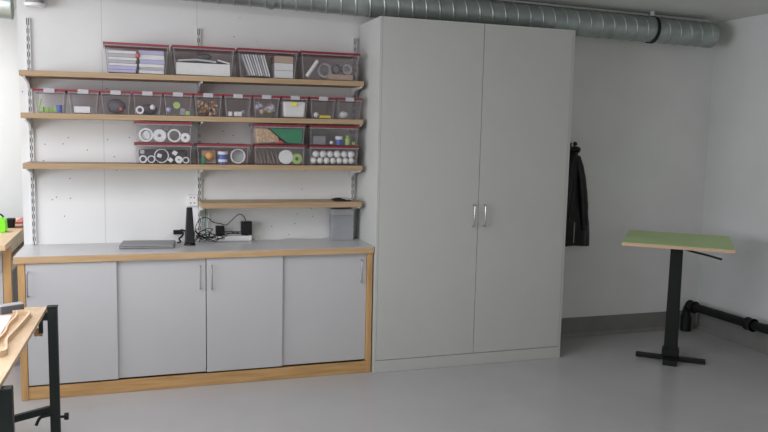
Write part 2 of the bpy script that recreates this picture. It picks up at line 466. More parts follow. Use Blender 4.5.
# box 1: booklets in two piles
zb = z1(.87)+.006
gp = 'paper booklets in the leftmost wide box'
z = zb
for k in range(7):
    h = [.018, .022, .015, .018, .017, .021, .017][k]
    flat(.704, .872, -.250, -.06, z, z+h, ['lilac', 'lilac', 'paper', 'paper_grey', 'paper', 'paper_grey', 'paper'][k], 'booklet',
         ['lilac booklet at the bottom of the left paper pile', 'second lilac booklet up in the left paper pile', 'white booklet on the lilac ones in the left pile', 'thin grey booklet in middle of the left pile',
          'white booklet between two grey ones in the left pile', 'thick grey booklet near the top of the left pile', 'white booklet topping the left paper pile'][k], 'booklet', gp, rot=.04*((k*37 % 5)-2)/2)
    z += h+.0015
z = zb
for k in range(6):
    h = [.020, .018, .020, .026, .030, .026][k]
    flat(.890, 1.044, -.250, -.05, z, z+h, ['paper', 'paper_grey', 'paper', 'lilac', 'paper', 'lilac'][k], 'booklet',
         ['white booklet at the bottom of the right paper pile', 'grey booklet second up in the right paper pile', 'white booklet under the lilac one in the right pile', 'lilac booklet in the middle of the right pile',
          'thick white booklet near the top of the right pile', 'lilac booklet topping the right paper pile'][k], 'booklet', gp, rot=.03*((k*23 % 5)-2)/2)
    z += h+.0012
solo('felt_ball', MB().ball((.880, -.252, 2.148), .016, jit=.002), 'red', (.880, -.25, 2.14), 'small red ball wedged between two paper piles', 'ball', smooth=True)
# box 2
zb = z1(1.29)+.006
flat(1.120, 1.466, -.252, -.06, zb, zb+.078, 'white', 'carton', 'flat white carton lying in the second wide box', 'carton')
def sheet(pts, y0, y1, th):
    m = MB(); up = [(p[0], p[1]+th) for p in pts]
    return m.prism(pts+up[::-1], 'y', y0, y1)
solo('paper_sheet', sheet([(1.13, 2.123), (1.18, 2.129), (1.25, 2.134), (1.32, 2.130), (1.375, 2.124)], -.25, -.08, .012), 'paper_grey', (1.25, -.16, 2.116), 'curled grey paper on the white carton', 'paper')
solo('paper_sheet', sheet([(1.385, 2.140), (1.41, 2.134), (1.44, 2.126), (1.465, 2.122)], -.25, -.08, .008), 'paper', (1.38, -.16, 2.12), 'curved pale paper beside the dark cloth', 'paper')
solo('cloth', MB().ball((1.30, -.19, 2.165), .05, (1, .7, .42), jit=.004), 'dark', (1.30, -.19, 2.14), 'dark crumpled cloth on top of the white carton', 'cloth', smooth=True)
# box 3: leaning folders, white boxes
zb = z1(1.7)+.007
for k in range(9):
    x = 1.574+k*.0172
    solo('folder', MB().obox((x, -.16, zb+.078), (.010, .17, .148), (0, -.36+.01*k, 0)), 'paper' if k % 3 else 'paper_grey', (x, -.16, zb),
         'thin folder leaning left in the third wide box', 'folder', 'leaning folders in the third wide box', bevel=.001)
z = zb
for k, (h, mm, lab) in enumerate(((.050, 'paper', 'pale flat carton at the bottom beside the folders'), (.048, 'paper', 'pale flat carton in the middle beside the folders'), (.045, 'beige', 'beige carton on the pale ones beside the folders'))):
    flat(1.768, 1.892, -.25, -.07, z, z+h, mm, 'carton', lab, 'carton'); z += h+.002
# box 4
zb = z1(2.15)+.007
solo('paper_roll', MB().cyl((1.992, -.235, zb+.014), (2.068, -.235, zb+.125), .014, n=16), 'white', (1.99, -.235, zb), 'white paper roll leaning in the box beside the wardrobe', 'paper roll', smooth=True)
def ring(name, c, ro, ri, th, m, label, cat, group=None, axis=(0, 1, 0)):
    c = Vector(c); a = Vector(axis).normalized()*th/2
    return solo(name, MB().cyl(c-a, c+a, ro, n=32, inner=ri), m, c, label, cat, group, smooth=True)
ring('tape_roll', (2.125, -.19, zb+.064), .052, .036, .03, 'paper_grey', 'grey ring standing behind the white roll', 'ring')
ring('tape_roll', (2.205, -.215, zb+.076), .036, .024, .03, 'dark', 'dark ring standing right of the grey ring', 'ring')
ring('tape_roll', (2.285, -.20, zb+.078), .036, .024, .03, 'paper_grey', 'grey ring nearest the wardrobe on the top shelf', 'ring')
flat(2.14, 2.32, -.245, -.08, zb, zb+.038, 'beige', 'carton', 'low beige carton under the rings beside the wardrobe', 'carton')

# small boxes
def zs(i): return z2(SX[i]+.09)+.0065
def cx(i): return SX[i]+.092
z = zs(0)
for k in range(4): solo('wooden_block', MB().obox((cx(0)-.05+k*.027, -.225, z+.016), (.024, .03, .03), (0, 0, .2*k)), 'lime', (cx(0)-.05+k*.027, -.225, z), 'green block in the leftmost small box', 'block', 'green blocks in the leftmost small box', bevel=.002)
solo('wooden_block', MB().obox((cx(0)-.060, -.22, z+.058), (.010, .03, .05), (0, .25, 0)), 'lime', (cx(0)-.06, -.22, z+.05), 'upright green stick leaning in the leftmost small box', 'stick')
solo('glue_pot', MB().cyl((cx(0)+.052, -.225, z), (cx(0)+.052, -.225, z+.046), .018, n=20), 'blue', (cx(0)+.052, -.225, z), 'blue pot right of the green blocks', 'pot', smooth=True)
z = zs(1)
flat(cx(1)-.058, cx(1)+.038, -.25, -.17, z, z+.040, 'paper', 'paper_pad', 'pale paper pad in the second small box', 'paper pad')
z = zs(2)
solo('cloth', MB().ball((cx(2), -.17, z+.048), .052, (1.1, 1, .9), jit=.004), 'dark', (cx(2), -.17, z), 'dark cloth bundle in the third small box', 'cloth', smooth=True)
solo('pink_ball', MB().ball((cx(2)+.03, -.24, z+.030), .013), 'red', (cx(2)+.03, -.24, z), 'pink red ball before the dark cloth bundle', 'ball', smooth=True)
z = zs(3)
ring('tape_roll', (cx(3)-.048, -.235, z+.026), .026, .014, .02, 'paper', 'pale ring in the fourth small box', 'ring')
solo('foam_ball', MB().ball((cx(3)+.032, -.235, z+.046), .018), 'white', (cx(3)+.03, -.235, z), 'white ball right of the pale ring', 'ball', smooth=True)
solo('cloth', MB().ball((cx(3)+.01, -.16, z+.032), .045, (1.3, .9, .7), jit=.004), 'dark', (cx(3), -.16, z), 'dark cloth behind the pale ring', 'cloth', smooth=True)
z = zs(4)
solo('foam_ball', MB().ball((cx(4)-.058, -.235, z+.032), .018), 'lilac', (cx(4)-.058, -.235, z), 'lilac ball at left of the fifth small box', 'ball', smooth=True)
ring('lime_disc', (cx(4)-.008, -.235, z+.062), .022, .002, .008, 'lime', 'lime disc standing high in the fifth small box', 'disc')
flat(cx(4)+.015, cx(4)+.045, -.24, -.18, z, z+.045, 'grey', 'wooden_block', 'grey block in the fifth small box', 'block')
flat(cx(4)+.048, cx(4)+.074, -.245, -.19, z, z+.026, 'lime', 'wooden_block', 'lime block at right of the fifth small box', 'block')
z = zs(5)
for k in range(64):
    x = cx(5)+random.uniform(-.058, .058); y = random.uniform(-.25, -.16); zz = z+random.uniform(.008, .098)
    solo('wood_bit', MB().obox((x, y, zz), (.022, .012, .014), (random.random()*3, random.random()*3, random.random()*3)),
         ['brown', 'beige', 'straw', 'orange' if k % 8 == 0 else 'brown'][k % 4], (x, y, zz), 'small wooden bit heaped in the sixth small box', 'wood bit', 'wooden bits in the sixth small box')
z = zs(6)
for k, dx in enumerate((-.060, -.022, .004)):
    flat(cx(6)+dx, cx(6)+dx+.024, -.25, -.222, z, z+.030, 'white', 'foam_cube', 'small white cube at the bottom of the seventh small box', 'cube', 'white cubes in the seventh small box')
solo('paper_ball', MB().ball((cx(6)+.040, -.20, z+.024), .018, (1, .8, 1), jit=.002), 'paper_grey', (cx(6)+.056, -.23, z), 'grey crumpled ball right of the white cubes', 'ball')
z = zs(7)
for k in range(14):
    x = cx(7)+random.uniform(-.052, .052); y = random.uniform(-.235, -.17); zz = z+random.uniform(.02, .095)
    solo('wrapper', MB().ball((x, y, zz), .022, (1, .6, .8), 8, 6, jit=.005), ['paper_grey', 'yellow', 'lilac', 'beige', 'paper_grey'][k % 5], (x, y, zz), 'crumpled wrapper among others in the eighth small box', 'wrapper', 'wrappers in the eighth small box')
z = zs(8)
solo('cotton_filling', MB().frust((cx(8)-.070, -.252, cx(8)+.070, -.06, z), (cx(8)-.078, -.260, cx(8)+.078, -.05, z+.108)), 'white', (cx(8), -.16, z), 'white filling packed in the ninth small box', 'filling', bevel=.01)
solo('sticker', MB().box(cx(8)-.030, -.2745, z+.078, cx(8)+.012, -.2735, z+.100), 'yellow', (cx(8), -.274, z+.09), 'yellow sticker on the white-filled small box', 'sticker')
z = zs(9)
flat(cx(9)-.018, cx(9)+.062, -.25, -.21, z, z+.018, 'yellow', 'yellow_bar', 'yellow bar lying in the tenth small box', 'bar')
solo('paper_ball', MB().ball((cx(9)-.040, -.23, z+.020), .019, jit=.002), 'paper', (cx(9)-.04, -.23, z), 'pale crumpled ball left of the yellow bar', 'ball')
z = zs(10)
solo('paper_ball', MB().ball((cx(10)-.028, -.215, z+.026), .030, (1.05, .8, .8), jit=.002), 'paper', (cx(10)-.04, -.225, z), 'pale lump in the rightmost small box', 'ball')

# third shelf, lower level
zl = 1.4575; zu = 1.4575+HB+.001
def tape(c, r, hole, m, label, gp='tape rolls and rings in the stacked boxes'):
    return ring('tape_roll', c, r, hole, .045, m, label, 'tape roll', gp)
tape((.925, -.225, zu+.045), .0445, .034, 'white', 'big white ring filled with a crumpled pad, leftmost tape roll')
solo('paper_ball', MB().ball((.925, -.225, zu+.045), .029, (1, .4, 1), jit=.003), 'paper', (.925, -.225, zu+.045), 'pale crumpled pad inside the leftmost white ring', 'pad')
tape((1.010, -.225, zu+.042), .0415, .011, 'paper', 'pale tape roll with a small dark hole')
tape((1.103, -.225, zu+.044), .0435, .033, 'white', 'wide hollow white ring, third of the tape rolls')
tape((1.1725, -.225, zu+.032), .0310, .009, 'white', 'smallest white tape roll, rightmost in its box')
tape((1.055, -.165, zu+.090), .026, .017, 'grey', 'grey tape roll lying up behind the others')
tape((.905, -.23, zl+.026), .0250, .016, 'white', 'small white ring at left of the lower box')
tape((.9565, -.23, zl+.026), .0245, .018, 'paper', 'small pale ring second in the lower box')
tape((1.022, -.205, zl+.048), .0465, .041, 'white', 'large thin white ring in the lower box')
tape((1.131, -.235, zl+.025), .0240, .006, 'white', 'solid white roll in the lower box')
tape((1.176, -.23, zl+.022), .0215, .015, 'paper', 'small pale ring at right of the lower box')
def cube(c, s, r, m, lab): solo('foam_cube', MB().obox(c, (s, s, s), r), m, c, lab, 'cube', 'foam cubes in the lower ring box', bevel=.002)
cube((.901, -.225, zl+.074), .026, (0, .05, 0), 'paper_grey', 'pale cube above the leftmost small ring')
cube((1.008, -.240, zl+.050), .024, (0, .3, .2), 'white', 'white cube inside the large thin ring')
cube((1.106, -.230, zl+.068), .028, (0, .6, .1), 'white', 'tilted white cube high in the lower box')
cube((1.079, -.235, zl+.021), .026, (0, .75, 0), 'white', 'tilted white cube low in the lower box')
solo('cloth', MB().box(.88, -.13, zl, 1.19, -.06, zl+.085), 'dark', (1.03, -.1, zl), 'dark cloth at the back of the lower ring box', 'cloth', bevel=.01)
# box B
flat(1.285, 1.375, -.20, -.08, zl, zl+.088, 'beige', 'carton', 'beige carton in the unstacked box', 'carton')
solo('foam_ball', MB().ball((1.330, -.232, zl+.053), .027), 'orange', (1.33, -.232, zl+.03), 'orange ball before the beige carton', 'ball', smooth=True)
flat(1.278, 1.300, -.245, -.21, zl, zl+.05, 'green', 'wooden_block', 'green block left of the orange ball', 'block')
t = thing('jar', (1.420, -.220, zl), 'blue and white jar in the unstacked box', 'jar')
build('body', MB().cyl((1.42, -.220, zl), (1.42, -.220, zl+.062), .032, n=24), 'blue', t, smooth=True)
build('paper_label', MB().cyl((1.42, -.220, zl+.012), (1.42, -.220, zl+.030), .0325, n=24), 'paper', t, smooth=True)
build('screw_cap', MB().cyl((1.42, -.220, zl+.062), (1.42, -.220, zl+.082), .034, n=24), 'white', t, smooth=True)
tape((1.520, -.22, zl+.052), .0500, .043, 'white', 'large pale ring standing right of the jar')
solo('cloth', MB().cyl((1.520, -.196, zl+.052), (1.520, -.194, zl+.052), .042, n=28), 'paper_grey', (1.52, -.195, zl+.052), 'grey disc behind the large pale ring', 'disc')
# box C
def stick(a, b, m='beige', r=.0025): solo('stick', MB().cyl(a, b, r, n=8), m, a, 'thin stick leaning in the box under the green felt', 'stick', 'thin sticks under the green felt box')
for k in range(7):
    x = 1.668+k*.022
    stick((x, -.215+.01*(k % 3), zl+.002), (x-.028+.008*(k % 4), -.17, zl+.085))
ring('paper_disc', (1.848, -.238, zl+.050), .0490, .0015, .02, 'white', 'white round disc before the sticks', 'disc')
ring('paper_disc', (1.925, -.236, zl+.038), .0365, .012, .02, 'lime', 'pale green ring right of the white disc', 'ring')
solo('straw_bundle', MB().prism([(1.648, zu), (1.80, zu+.012), (1.795, zu+.045), (1.74, zu+.092), (1.71, zu+.108), (1.640, zu+.108)], 'y', -.255, -.09), 'straw', (1.71, -.17, zu), 'beige straw bundle left of the green felt', 'straw bundle', bevel=.008)
solo('felt_sheet', MB().prism([(1.745, zu+.096), (1.80, zu+.05), (1.86, zu+.008), (1.956, zu+.004), (1.962, zu+.108), (1.735, zu+.108)], 'y', -.252, -.08), 'green', (1.87, -.17, zu), 'folded dark green felt in the upper box', 'felt', bevel=.004)
solo('felt_ball', MB().ball((1.80, -.247, zu+.012), .018, (1.8, .6, .6), jit=.002), 'red', (1.8, -.247, zu), 'reddish scrap below the green felt', 'scrap')
# box D
t = thing('jar', (2.232, -.225, zu), 'small blue jar with a white cap above the balls', 'jar')
build('body', MB().cyl((2.232, -.225, zu), (2.232, -.225, zu+.038), .025, n=24), 'blue', t, smooth=True)
build('screw_cap', MB().cyl((2.232, -.225, zu+.038), (2.232, -.225, zu+.060), .027, n=24), 'white', t, smooth=True)
t = thing('bottle', (2.294, -.225, zu), 'lime bottle right of the small blue jar', 'bottle')
build('body', MB().cyl((2.294, -.225, zu), (2.294, -.225, zu+.042), .020, n=24).cyl((2.294, -.225, zu+.042), (2.294, -.225, zu+.056), .020, .012, n=24), 'lime', t, smooth=True)
build('screw_cap', MB().cyl((2.294, -.225, zu+.056), (2.294, -.225, zu+.066), .012, n=20), 'lime', t, smooth=True)
solo('foam_ball', MB().ball((2.175, -.235, zu+.015), .014), 'white', (2.175, -.235, zu), 'white ball left of the small blue jar', 'ball', smooth=True)
flat(2.325, 2.345, -.24, -.20, zu, zu+.022, 'lime', 'wooden_block', 'tiny lime block right of the lime bottle', 'block')
flat(2.05, 2.14, -.20, -.09, zu, zu+.060, 'grey', 'cloth', 'grey folded cloth left of the small blue jar', 'cloth')
bl = [(2.048+k*.0465, -.230, .0250, .0230) for k in range(7)]+[(2.066+k*.0515, -.218, .072, .0255+.0020*(k % 2)) for k in range(6)]+[(2.06+k*.05, -.16, .03, .024) for k in range(6)]
proto = None
for x, y, dz, r in bl:
    if x > 2.322: x = 2.322
    if proto is None:
        proto = solo('foam_ball', MB().ball((x, y, zl+dz+.001), .0225, seg=18, rings=12), 'white', (x, y, zl+dz+.001), 'white foam ball in the lower box by the wardrobe', 'ball', 'white foam balls in the lower box by the wardrobe', smooth=True)
    else:
        b = proto.copy(); col.objects.link(b); b.location = (x, y, zl+dz+.001); b.scale = (r/.0225,)*3

# ---------------------------------------------------------------- sideboard with worktop
XL, XRC = .152, 2.425
def base_cabinet():
    t = thing('sliding_cabinet', (XL, -.24, 0), 'low grey sliding-door cabinet framed in birch under the worktop', 'cabinet')
    zt = .856
    yf = -.482
    build('side_panel', MB().box(.172, yf-.004, .001, .212, -.002, zt), 'birch_v', t, bevel=.0015)
    build('side_panel', MB().box(2.382, yf-.004, .001, 2.418, -.002, zt), 'birch_v', t, bevel=.0015)
    build('plinth', MB().box(.2125, yf, .001, 2.3815, yf+.02, .081), 'birch', t, bevel=.0015)
    build('carcass', MB().box(.2125, -.44, .088, 2.3815, -.42, .10).box(.2125, -.03, .10, 2.3815, -.01, zt).box(.2125, -.44, .083, 2.3815, -.03, .0875)
          .box(1.285, -.42, .10, 1.30, -.03, zt), 'slot', t)
    doors = [(.2145, .735, yf-.001, .226), (.727, 1.282, yf+.016, 1.246), (1.287, 1.788, yf+.002, 1.318), (1.776, 2.380, yf+.018, 2.340)]
    for x0, x1, y, hx in doors:
        d = build('door', MB().box(x0, y, .0925, x1, y+.014, zt-.003), 'grey_door', t, bevel=.001)
        h = MB().tube([(hx, y, .655), (hx, y-.026, .655), (hx, y-.030, .664), (hx, y-.030, .796), (hx, y-.026, .805), (hx, y, .805)], .0045, n=8, smooth=1)
        build('handle', h, 'steel', d, smooth=True)
base_cabinet()
t = thing('worktop', (XL, -.25, .857), 'long grey laminate worktop with plywood edge left of the wardrobe', 'worktop')
build('board', MB().box(XL+.0, -.500, .857, XRC-.004, -.001, .8975), 'ply', t, bevel=.001)
build('laminate', MB().box(XL+.0, -.499, .898, XRC-.004, -.001, .900), 'counter', t)

# ---------------------------------------------------------------- wardrobe
def wardrobe():
    t = thing('wardrobe', (3.18, -.26, 0), 'tall grey two-door wardrobe reaching up to the duct', 'wardrobe')
    x0, x1, H = 2.428, 3.932, 2.466; yb = -.5
    build('side_panel', MB().box(x0, -.514, .001, x0+.019, -.035, H), 'ward', t, bevel=.001)
    build('side_panel', MB().box(x1-.019, -.514, .001, x1, -.035, H), 'ward', t, bevel=.001)
    build('top_panel', MB().box(x0+.0195, yb, H-.02, x1-.0195, -.035, H), 'ward', t)
    build('back_panel', MB().box(x0+.0195, -.045, .09, x1-.0195, -.036, H-.021), 'ward', t)
    build('bottom_panel', MB().box(x0+.0195, yb, .078, x1-.0195, -.046, .09), 'ward', t)
    build('plinth', MB().box(x0+.0195, -.514, .001, x1-.0195, -.500, .088), 'ward', t, bevel=.001)
    sx = 3.198
    for a, b, hx in ((x0+.021, sx-.002, 3.158), (sx+.002, x1-.021, 3.243)):
        d = build('door', MB().box(a, -.517, .0925, b, -.501, H-.001), 'ward', t, bevel=.001)
        h = MB().tube([(hx, -.517, 1.035), (hx, -.545, 1.035), (hx, -.549, 1.043), (hx, -.549, 1.179), (hx, -.545, 1.187), (hx, -.517, 1.187)], .0055, n=8, smooth=1)
        build('handle', h, 'steel', d, smooth=True)
wardrobe()

# ---------------------------------------------------------------- on the worktop
def at_z(): return .9005
t = thing('laptop', (0, 0, 0), 'closed dark grey laptop lying on the worktop', 'laptop')
build('base', MB().box(-.172, -.118, .0, .172, .118, .012), 'laptop', t, bevel=.004)
build('screen_lid', MB().box(-.172, -.118, .0125, .172, .118, .021), 'laptop', t, bevel=.003)
build('hinge', MB().cyl((-.12, .116, .0125), (.12, .116, .0125), .006, n=10), 'black', t)
t.location = (.930, -.185, .9007); t.rotation_euler = (0, 0, -.10)
t = thing('router', (1.20, -.19, .9007), 'upright black tapering router standing on the worktop', 'router')
build('body', MB().frust((1.168, -.225, 1.234, -.155, .912), (1.181, -.205, 1.219, -.175, 1.158)), 'black_gloss', t, bevel=.006)
build('foot', MB().cyl((1.201, -.19, .9012), (1.201, -.19, .913), .040, .036, n=28), 'black_gloss', t, smooth=True)
t = thing('power_strip', (1.49, -.045, .9007), 'long white power strip lying against the wall', 'power strip')
build('body', MB().box(1.358, -.075, .9007, 1.640, -.022, .938), 'white', t, bevel=.005)
for k in range(4):
    x = 1.40+k*.062
    build('socket', MB().cyl((x, -.048, .938), (x, -.048, .9395), .018, n=20), 'grey_lt', t)
def adapter(x, y, w, h, lab):
    t = thing('power_adapter', (x, y, .940), lab, 'adapter', 'black adapters on the power strip')
    build('housing', MB().box(x-w/2, y-.025, .944, x+w/2, y+.025, .944+h), 'black_gloss', t, bevel=.006)
    build('plug', MB().cyl((x, y, .9398), (x, y, .944), .012, n=14), 'black', t)
adapter(1.418, -.048, .060, .066, 'small black adapter at the left end of the power strip')
adapter(1.603, -.048, .076, .095, 'large black adapter at the right end of the power strip')
def cable(pts, r, m, lab, n=6, gp='black cables on the worktop'):
    return solo('cable', MB().tube(pts, r, n=n, smooth=5), m, pts[0], lab, 'cable', gp, smooth=True)
cable([(1.60, -.055, 1.041), (1.585, -.055, 1.075), (1.55, -.055, 1.09), (1.50, -.06, 1.05), (1.46, -.085, 1.02), (1.42, -.09, 1.03), (1.37, -.085, 1.04), (1.33, -.07, 1.07), (1.28, -.06, 1.06), (1.25, -.05, 1.00), (1.24, -.05, .91)], .0028, 'black', 'black cable arching from the large adapter to the router')
random.seed(3)
labs = ['black cable coiled behind the router, topmost loop', 'black cable loop lying right beside the router', 'black cable looped left of the power strip', 'black cable winding low along the power strip', 'black cable tangle in front of the small adapter', 'black cable running over the power strip']
for k, (xa, xb) in enumerate(((1.25, 1.36), (1.23, 1.34), (1.26, 1.38), (1.24, 1.40), (1.30, 1.45), (1.42, 1.58))):
    pts = []
    n = 11
    for i in range(n):
        f = i/(n-1)
        pts.append((xa+(xb-xa)*(.5-.5*math.cos(f*PI*(2.2+.3*k)))+random.uniform(-.012, .012), -.10-.012*k+random.uniform(-.004, .004), (.908 if k < 5 else .952)+abs(math.sin(f*PI*(1.5+.35*k)))*(.085-.012*k)+random.uniform(0, .01)))
    cable(pts, .0026, 'black', labs[k])
cable([(1.125, -.14, .91), (1.145, -.12, .915), (1.135, -.10, .93), (1.155, -.08, .945), (1.165, -.06, .965), (1.15, -.045, .985), (1.185, -.03, .975)], .006, 'black', 'thick black plug cable between laptop and router')
solo('power_adapter', MB().box(1.10, -.055, .955, 1.165, -.025, .985), 'black_gloss', (1.13, -.04, .955), 'small black plug raised on its cable left of the router', 'adapter', bevel=.004)
cable([(.99, -.06, .9035), (1.03, -.05, .906), (1.06, -.035, .95), (1.09, -.03, .97), (1.12, -.03, .95), (1.14, -.03, .905)], .0025, 'white', 'thin white cable looping behind the laptop', gp='white cables on the worktop')
cable([(1.66, -.05, .905), (1.75, -.03, .9035), (1.85, -.045, .905), (1.92, -.03, .914), (1.99, -.035, .914), (2.05, -.03, .9035), (2.18, -.035, .9035)], .003, 'white', 'white cable lying along the wall right of the power strip', gp='white cables on the worktop')
cable([(1.663, -.06, .9035), (1.66, -.10, .9035), (1.66, -.16, .9035)], .0028, 'grey', 'short grey cable hanging forward right of the power strip', gp='white cables on the worktop')
cable([(1.322, -.006, 1.20), (1.325, -.010, 1.10), (1.318, -.012, 1.0), (1.33, -.02, .92)], .003, 'green', 'thin green cable beside the middle upright', gp='wall cables')
cable([(1.340, -.006, 1.15), (1.345, -.010, 1.08), (1.336, -.012, 1.0), (1.35, -.012, .945)], .003, 'white', 'thin white cable beside the middle upright', gp='wall cables')
# wall sockets
t = thing('wall_socket', (1.232, 0, 1.19), 'white double wall socket left of the middle upright', 'socket')
build('cover_plate', MB().box(1.198, -.024, 1.150, 1.268, -.001, 1.228), 'white', t, bevel=.003)
for dz in (-.018, .020):
    for dx in (-.012, .012):
        build('socket_hole', MB().cyl((1.233+dx, -.0246, 1.189+dz), (1.233+dx, -.0243, 1.189+dz), .005, n=12), 'slot', t)
# grey upright box at the right end
t = thing('paper_bin', (2.29, -.10, .9007), 'grey upright box with a pale top band in the worktop corner', 'box')
build('body', MB().box(2.215, -.150, .9007, 2.372, -.045, 1.085), 'grey', t, bevel=.002)
build('top_band', MB().box(2.215, -.150, 1.0855, 2.372, -.045, 1.128), 'grey_lt', t, bevel=.002)
# small dark thing on the lowest shelf
t = thing('cable_coil', (2.27, -.2, 1.194), 'small black coiled strap lying on the lowest shelf', 'strap')
build('coil', MB().tube([(2.19+.07*(1+math.cos(a/9*2*PI*2.6)), -.21+.035*math.sin(a/9*2*PI*2.6), 1.201+.0012*a) for a in range(10)], .006, n=6), 'black', t, smooth=True)
build('buckle', MB().box(2.26, -.245, 1.2065, 2.33, -.205, 1.216), 'grey_lt', t, bevel=.002)

# ---------------------------------------------------------------- coat
def coat():
    t = thing('hanging_coat', (4.235, -.09, .8), 'black glossy coat hanging on the wall right of the wardrobe', 'coat')
    rings = [(1.590, .022, .020, 0), (1.565, .035, .034, 0), (1.53, .045, .045, 0), (1.45, .068, .055, .0), (1.34, .095, .062, .002), (1.22, .120, .064, .004), (1.10, .150, .066, .004), (.98, .168, .068, 0), (.88, .176, .070, 0), (.800, .180, .070, 0), (.800, .165, .058, 0)]
    n = 40; v = []; f = []
    for j, (z, a, b, o) in enumerate(rings):
        for i in range(n):
            th = 2*PI*i/n
            fold = 1+.07*math.sin(th*7+j*.35)*min(1, j/4)
            v.append((4.235+a*math.cos(th)*fold, -.085+b*math.sin(th)*fold+o, z+.006*math.sin(th*3)*(1 if j > 7 else 0)))
    for j in range(len(rings)-1):
        for i in range(n): f.append((j*n+i, j*n+(i+1) % n, (j+1)*n+(i+1) % n, (j+1)*n+i))
    f.append(tuple(range(n)))
    m = MB()._add(v, f)
    build('body', m, 'leather', t, smooth=True)
    for s in (-1, 1):
        pts = [(4.235+s*.022, -.100, 1.53), (4.235+s*.045, -.120, 1.42), (4.235+s*.068, -.135, 1.25), (4.235+s*.088, -.140, 1.08), (4.235+s*.100, -.140, .93)]
        build('sleeve', MB().tube(pts, .038, n=14, smooth=5, rf=lambda q: .8+.3*math.sin(q*PI)+.02*math.sin(q*40)), 'leather', t, smooth=True)
    build('collar', MB().tube([(4.20, -.10, 1.572), (4.215, -.125, 1.59), (4.24, -.13, 1.596), (4.262, -.12, 1.59), (4.272, -.095, 1.574)], .017, n=10), 'leather', t, smooth=True)
    build('zip', MB().box(4.231, -.158, .83, 4.237, -.153, 1.0), 'steel', t)
    h = thing('coat_hook', (4.25, -.01, 1.6), 'black wall hook holding the black coat', 'hook')
    build('plate', MB().box(4.238, -.006, 1.58, 4.268, -.0005, 1.64), 'black', h, bevel=.002)
    build('peg', MB().tube([(4.253, -.005, 1.61), (4.253, -.06, 1.605), (4.253, -.075, 1.628)], .006, n=8), 'black', h, smooth=True)
    build('knob', MB().ball((4.253, -.078, 1.632), .018), 'black', h, smooth=True)
coat()

# ---------------------------------------------------------------- standing table
def standing_table():
    t = thing('standing_table', (0, 0, 0), 'standing table with lime green top on a black pedestal by the pipe', 'table')
    z = .915
    build('tabletop', MB().box(-.374, -.40, z+.021, .374, .40, z+.024), 'tabletop', t)
    build('edge_band', MB().box(-.375, -.401, z, .375, .401, z+.0205), 'table_edge', t, bevel=.002)
    build('mounting_plate', MB().box(-.12, -.12, z-.008, .12, .12, z-.0005), 'black', t)
    build('column', MB().frust((-.050, -.034, .050, .034, .012), (-.045, -.030, .043, .030, z-.0085)), 'black', t, bevel=.006)
    build('foot_bar', MB().box(-.25, -.026, .004, .25, .026, .034), 'black', t, bevel=.004)
    build('foot_bar', MB().box(-.05, -.17, .001, .05, -.0265, .040), 'black', t, bevel=.004)
    build('foot_bar', MB().box(-.035, .0265, .001, .035, .30, .036), 'black', t, bevel=.004)
    build('collar', MB().box(-.062, -.05, .0405, .062, .05, .095), 'black', t, bevel=.004)
    h = MB().tube([(.02, -.05, z-.018), (.05, -.20, z-.018), (.10, -.29, z-.022), (.19, -.31, z-.036), (.298, -.331, z-.058)], .008, n=8)
    build('lever', h, 'black', t, smooth=True)
    t.location = (4.737, -.780, 0); t.rotation_euler = (0, 0, math.radians(-40))
standing_table()

# ---------------------------------------------------------------- waste pipe on the right wall
PX = 5.475
t = thing('drain_pipe', (5.56, -.1, 0), 'black drain pipe bending up from the floor and along the right wall', 'pipe')
px = PX; r = .036
build('pipe', MB().tube([(px, -.075, .002), (px, -.075, .10), (px, -.075, .17), (px, -.085, .205), (px, -.115, .228), (px, -.16, .234), (px, -.5, .237), (px, -1.2, .243), (px, -3.0, .258)], r, n=18, smooth=4), 'black', t, smooth=True)
build('floor_sleeve', MB().cyl((px, -.075, .0015), (px, -.075, .135), .045, n=24), 'black', t, smooth=True)
for y, zz in ((-.14, .232), (-.80, .240), (-1.5, .246)):
    c = build('coupling', MB().cyl((px, y-.032, zz), (px, y+.032, zz), .047, n=24), 'black', t, smooth=True)
    build('rib', MB().cyl((px, y-.034, zz), (px, y-.026, zz), .053, n=24).cyl((px, y+.026, zz), (px, y+.034, zz), .053, n=24), 'black', c, smooth=True)
for y in (-.82, -2.2):
    build('wall_clip', MB().box(px+.03, y-.012, .20, XR-.0005, y+.012, .235).cyl((px, y-.014, .240), (px, y+.014, .240), .050, n=20), 'greenblack', t)

# ---------------------------------------------------------------- bench in the next room
def bench():
    t = thing('workbench', (-.9, .5, 0), 'birch-framed workbench beyond the wall edge at far left', 'workbench')
    build('benchtop', MB().box(-1.9, .012, .862, .034, 1.60, .900), 'pale_ply', t, bevel=.0015)
    for y in (.26, 1.45):
        build('leg', MB().box(-.022, y, .001, .028, y+.05, .861), 'birch_v', t, bevel=.0015)
    build('leg', MB().box(-1.88, .26, .001, -1.83, .31, .861), 'birch_v', t, bevel=.0015)
    build('side_rail', MB().box(-.018, .311, .665, .024, 1.449, .735), 'pale_ply', t)
    build('side_rail', MB().box(-.018, .311, .795, .024, 1.449, .861), 'pale_ply', t)
    for a, b, hx in ((-.62, -.026, -.075), (-1.22, -.624, -1.17)):
        d = build('door', MB().box(a, .262, .10, b, .278, .855), 'grey_door', t, bevel=.001)
        build('handle', MB().tube([(hx+.03, .262, .68), (hx+.03, .235, .68), (hx+.03, .232, .69), (hx+.03, .232, .79), (hx+.03, .235, .80), (hx+.03, .262, .80)], .005, n=8, smooth=1), 'steel', d, smooth=True)
    build('back_panel', MB().box(-1.83, 1.40, .10, -.03, 1.42, .85), 'grey_door', t)
bench()
t = thing('tape_dispenser', (-.10, .72, .901), 'neon green caddy on the workbench at far left', 'caddy')
build('body', MB().prism([(-.22, .901), (-.060, .901), (-.056, .925), (-.060, .985), (-.085, 1.005), (-.20, 1.005)], 'y', .66, .76), 'neon', t, bevel=.006)
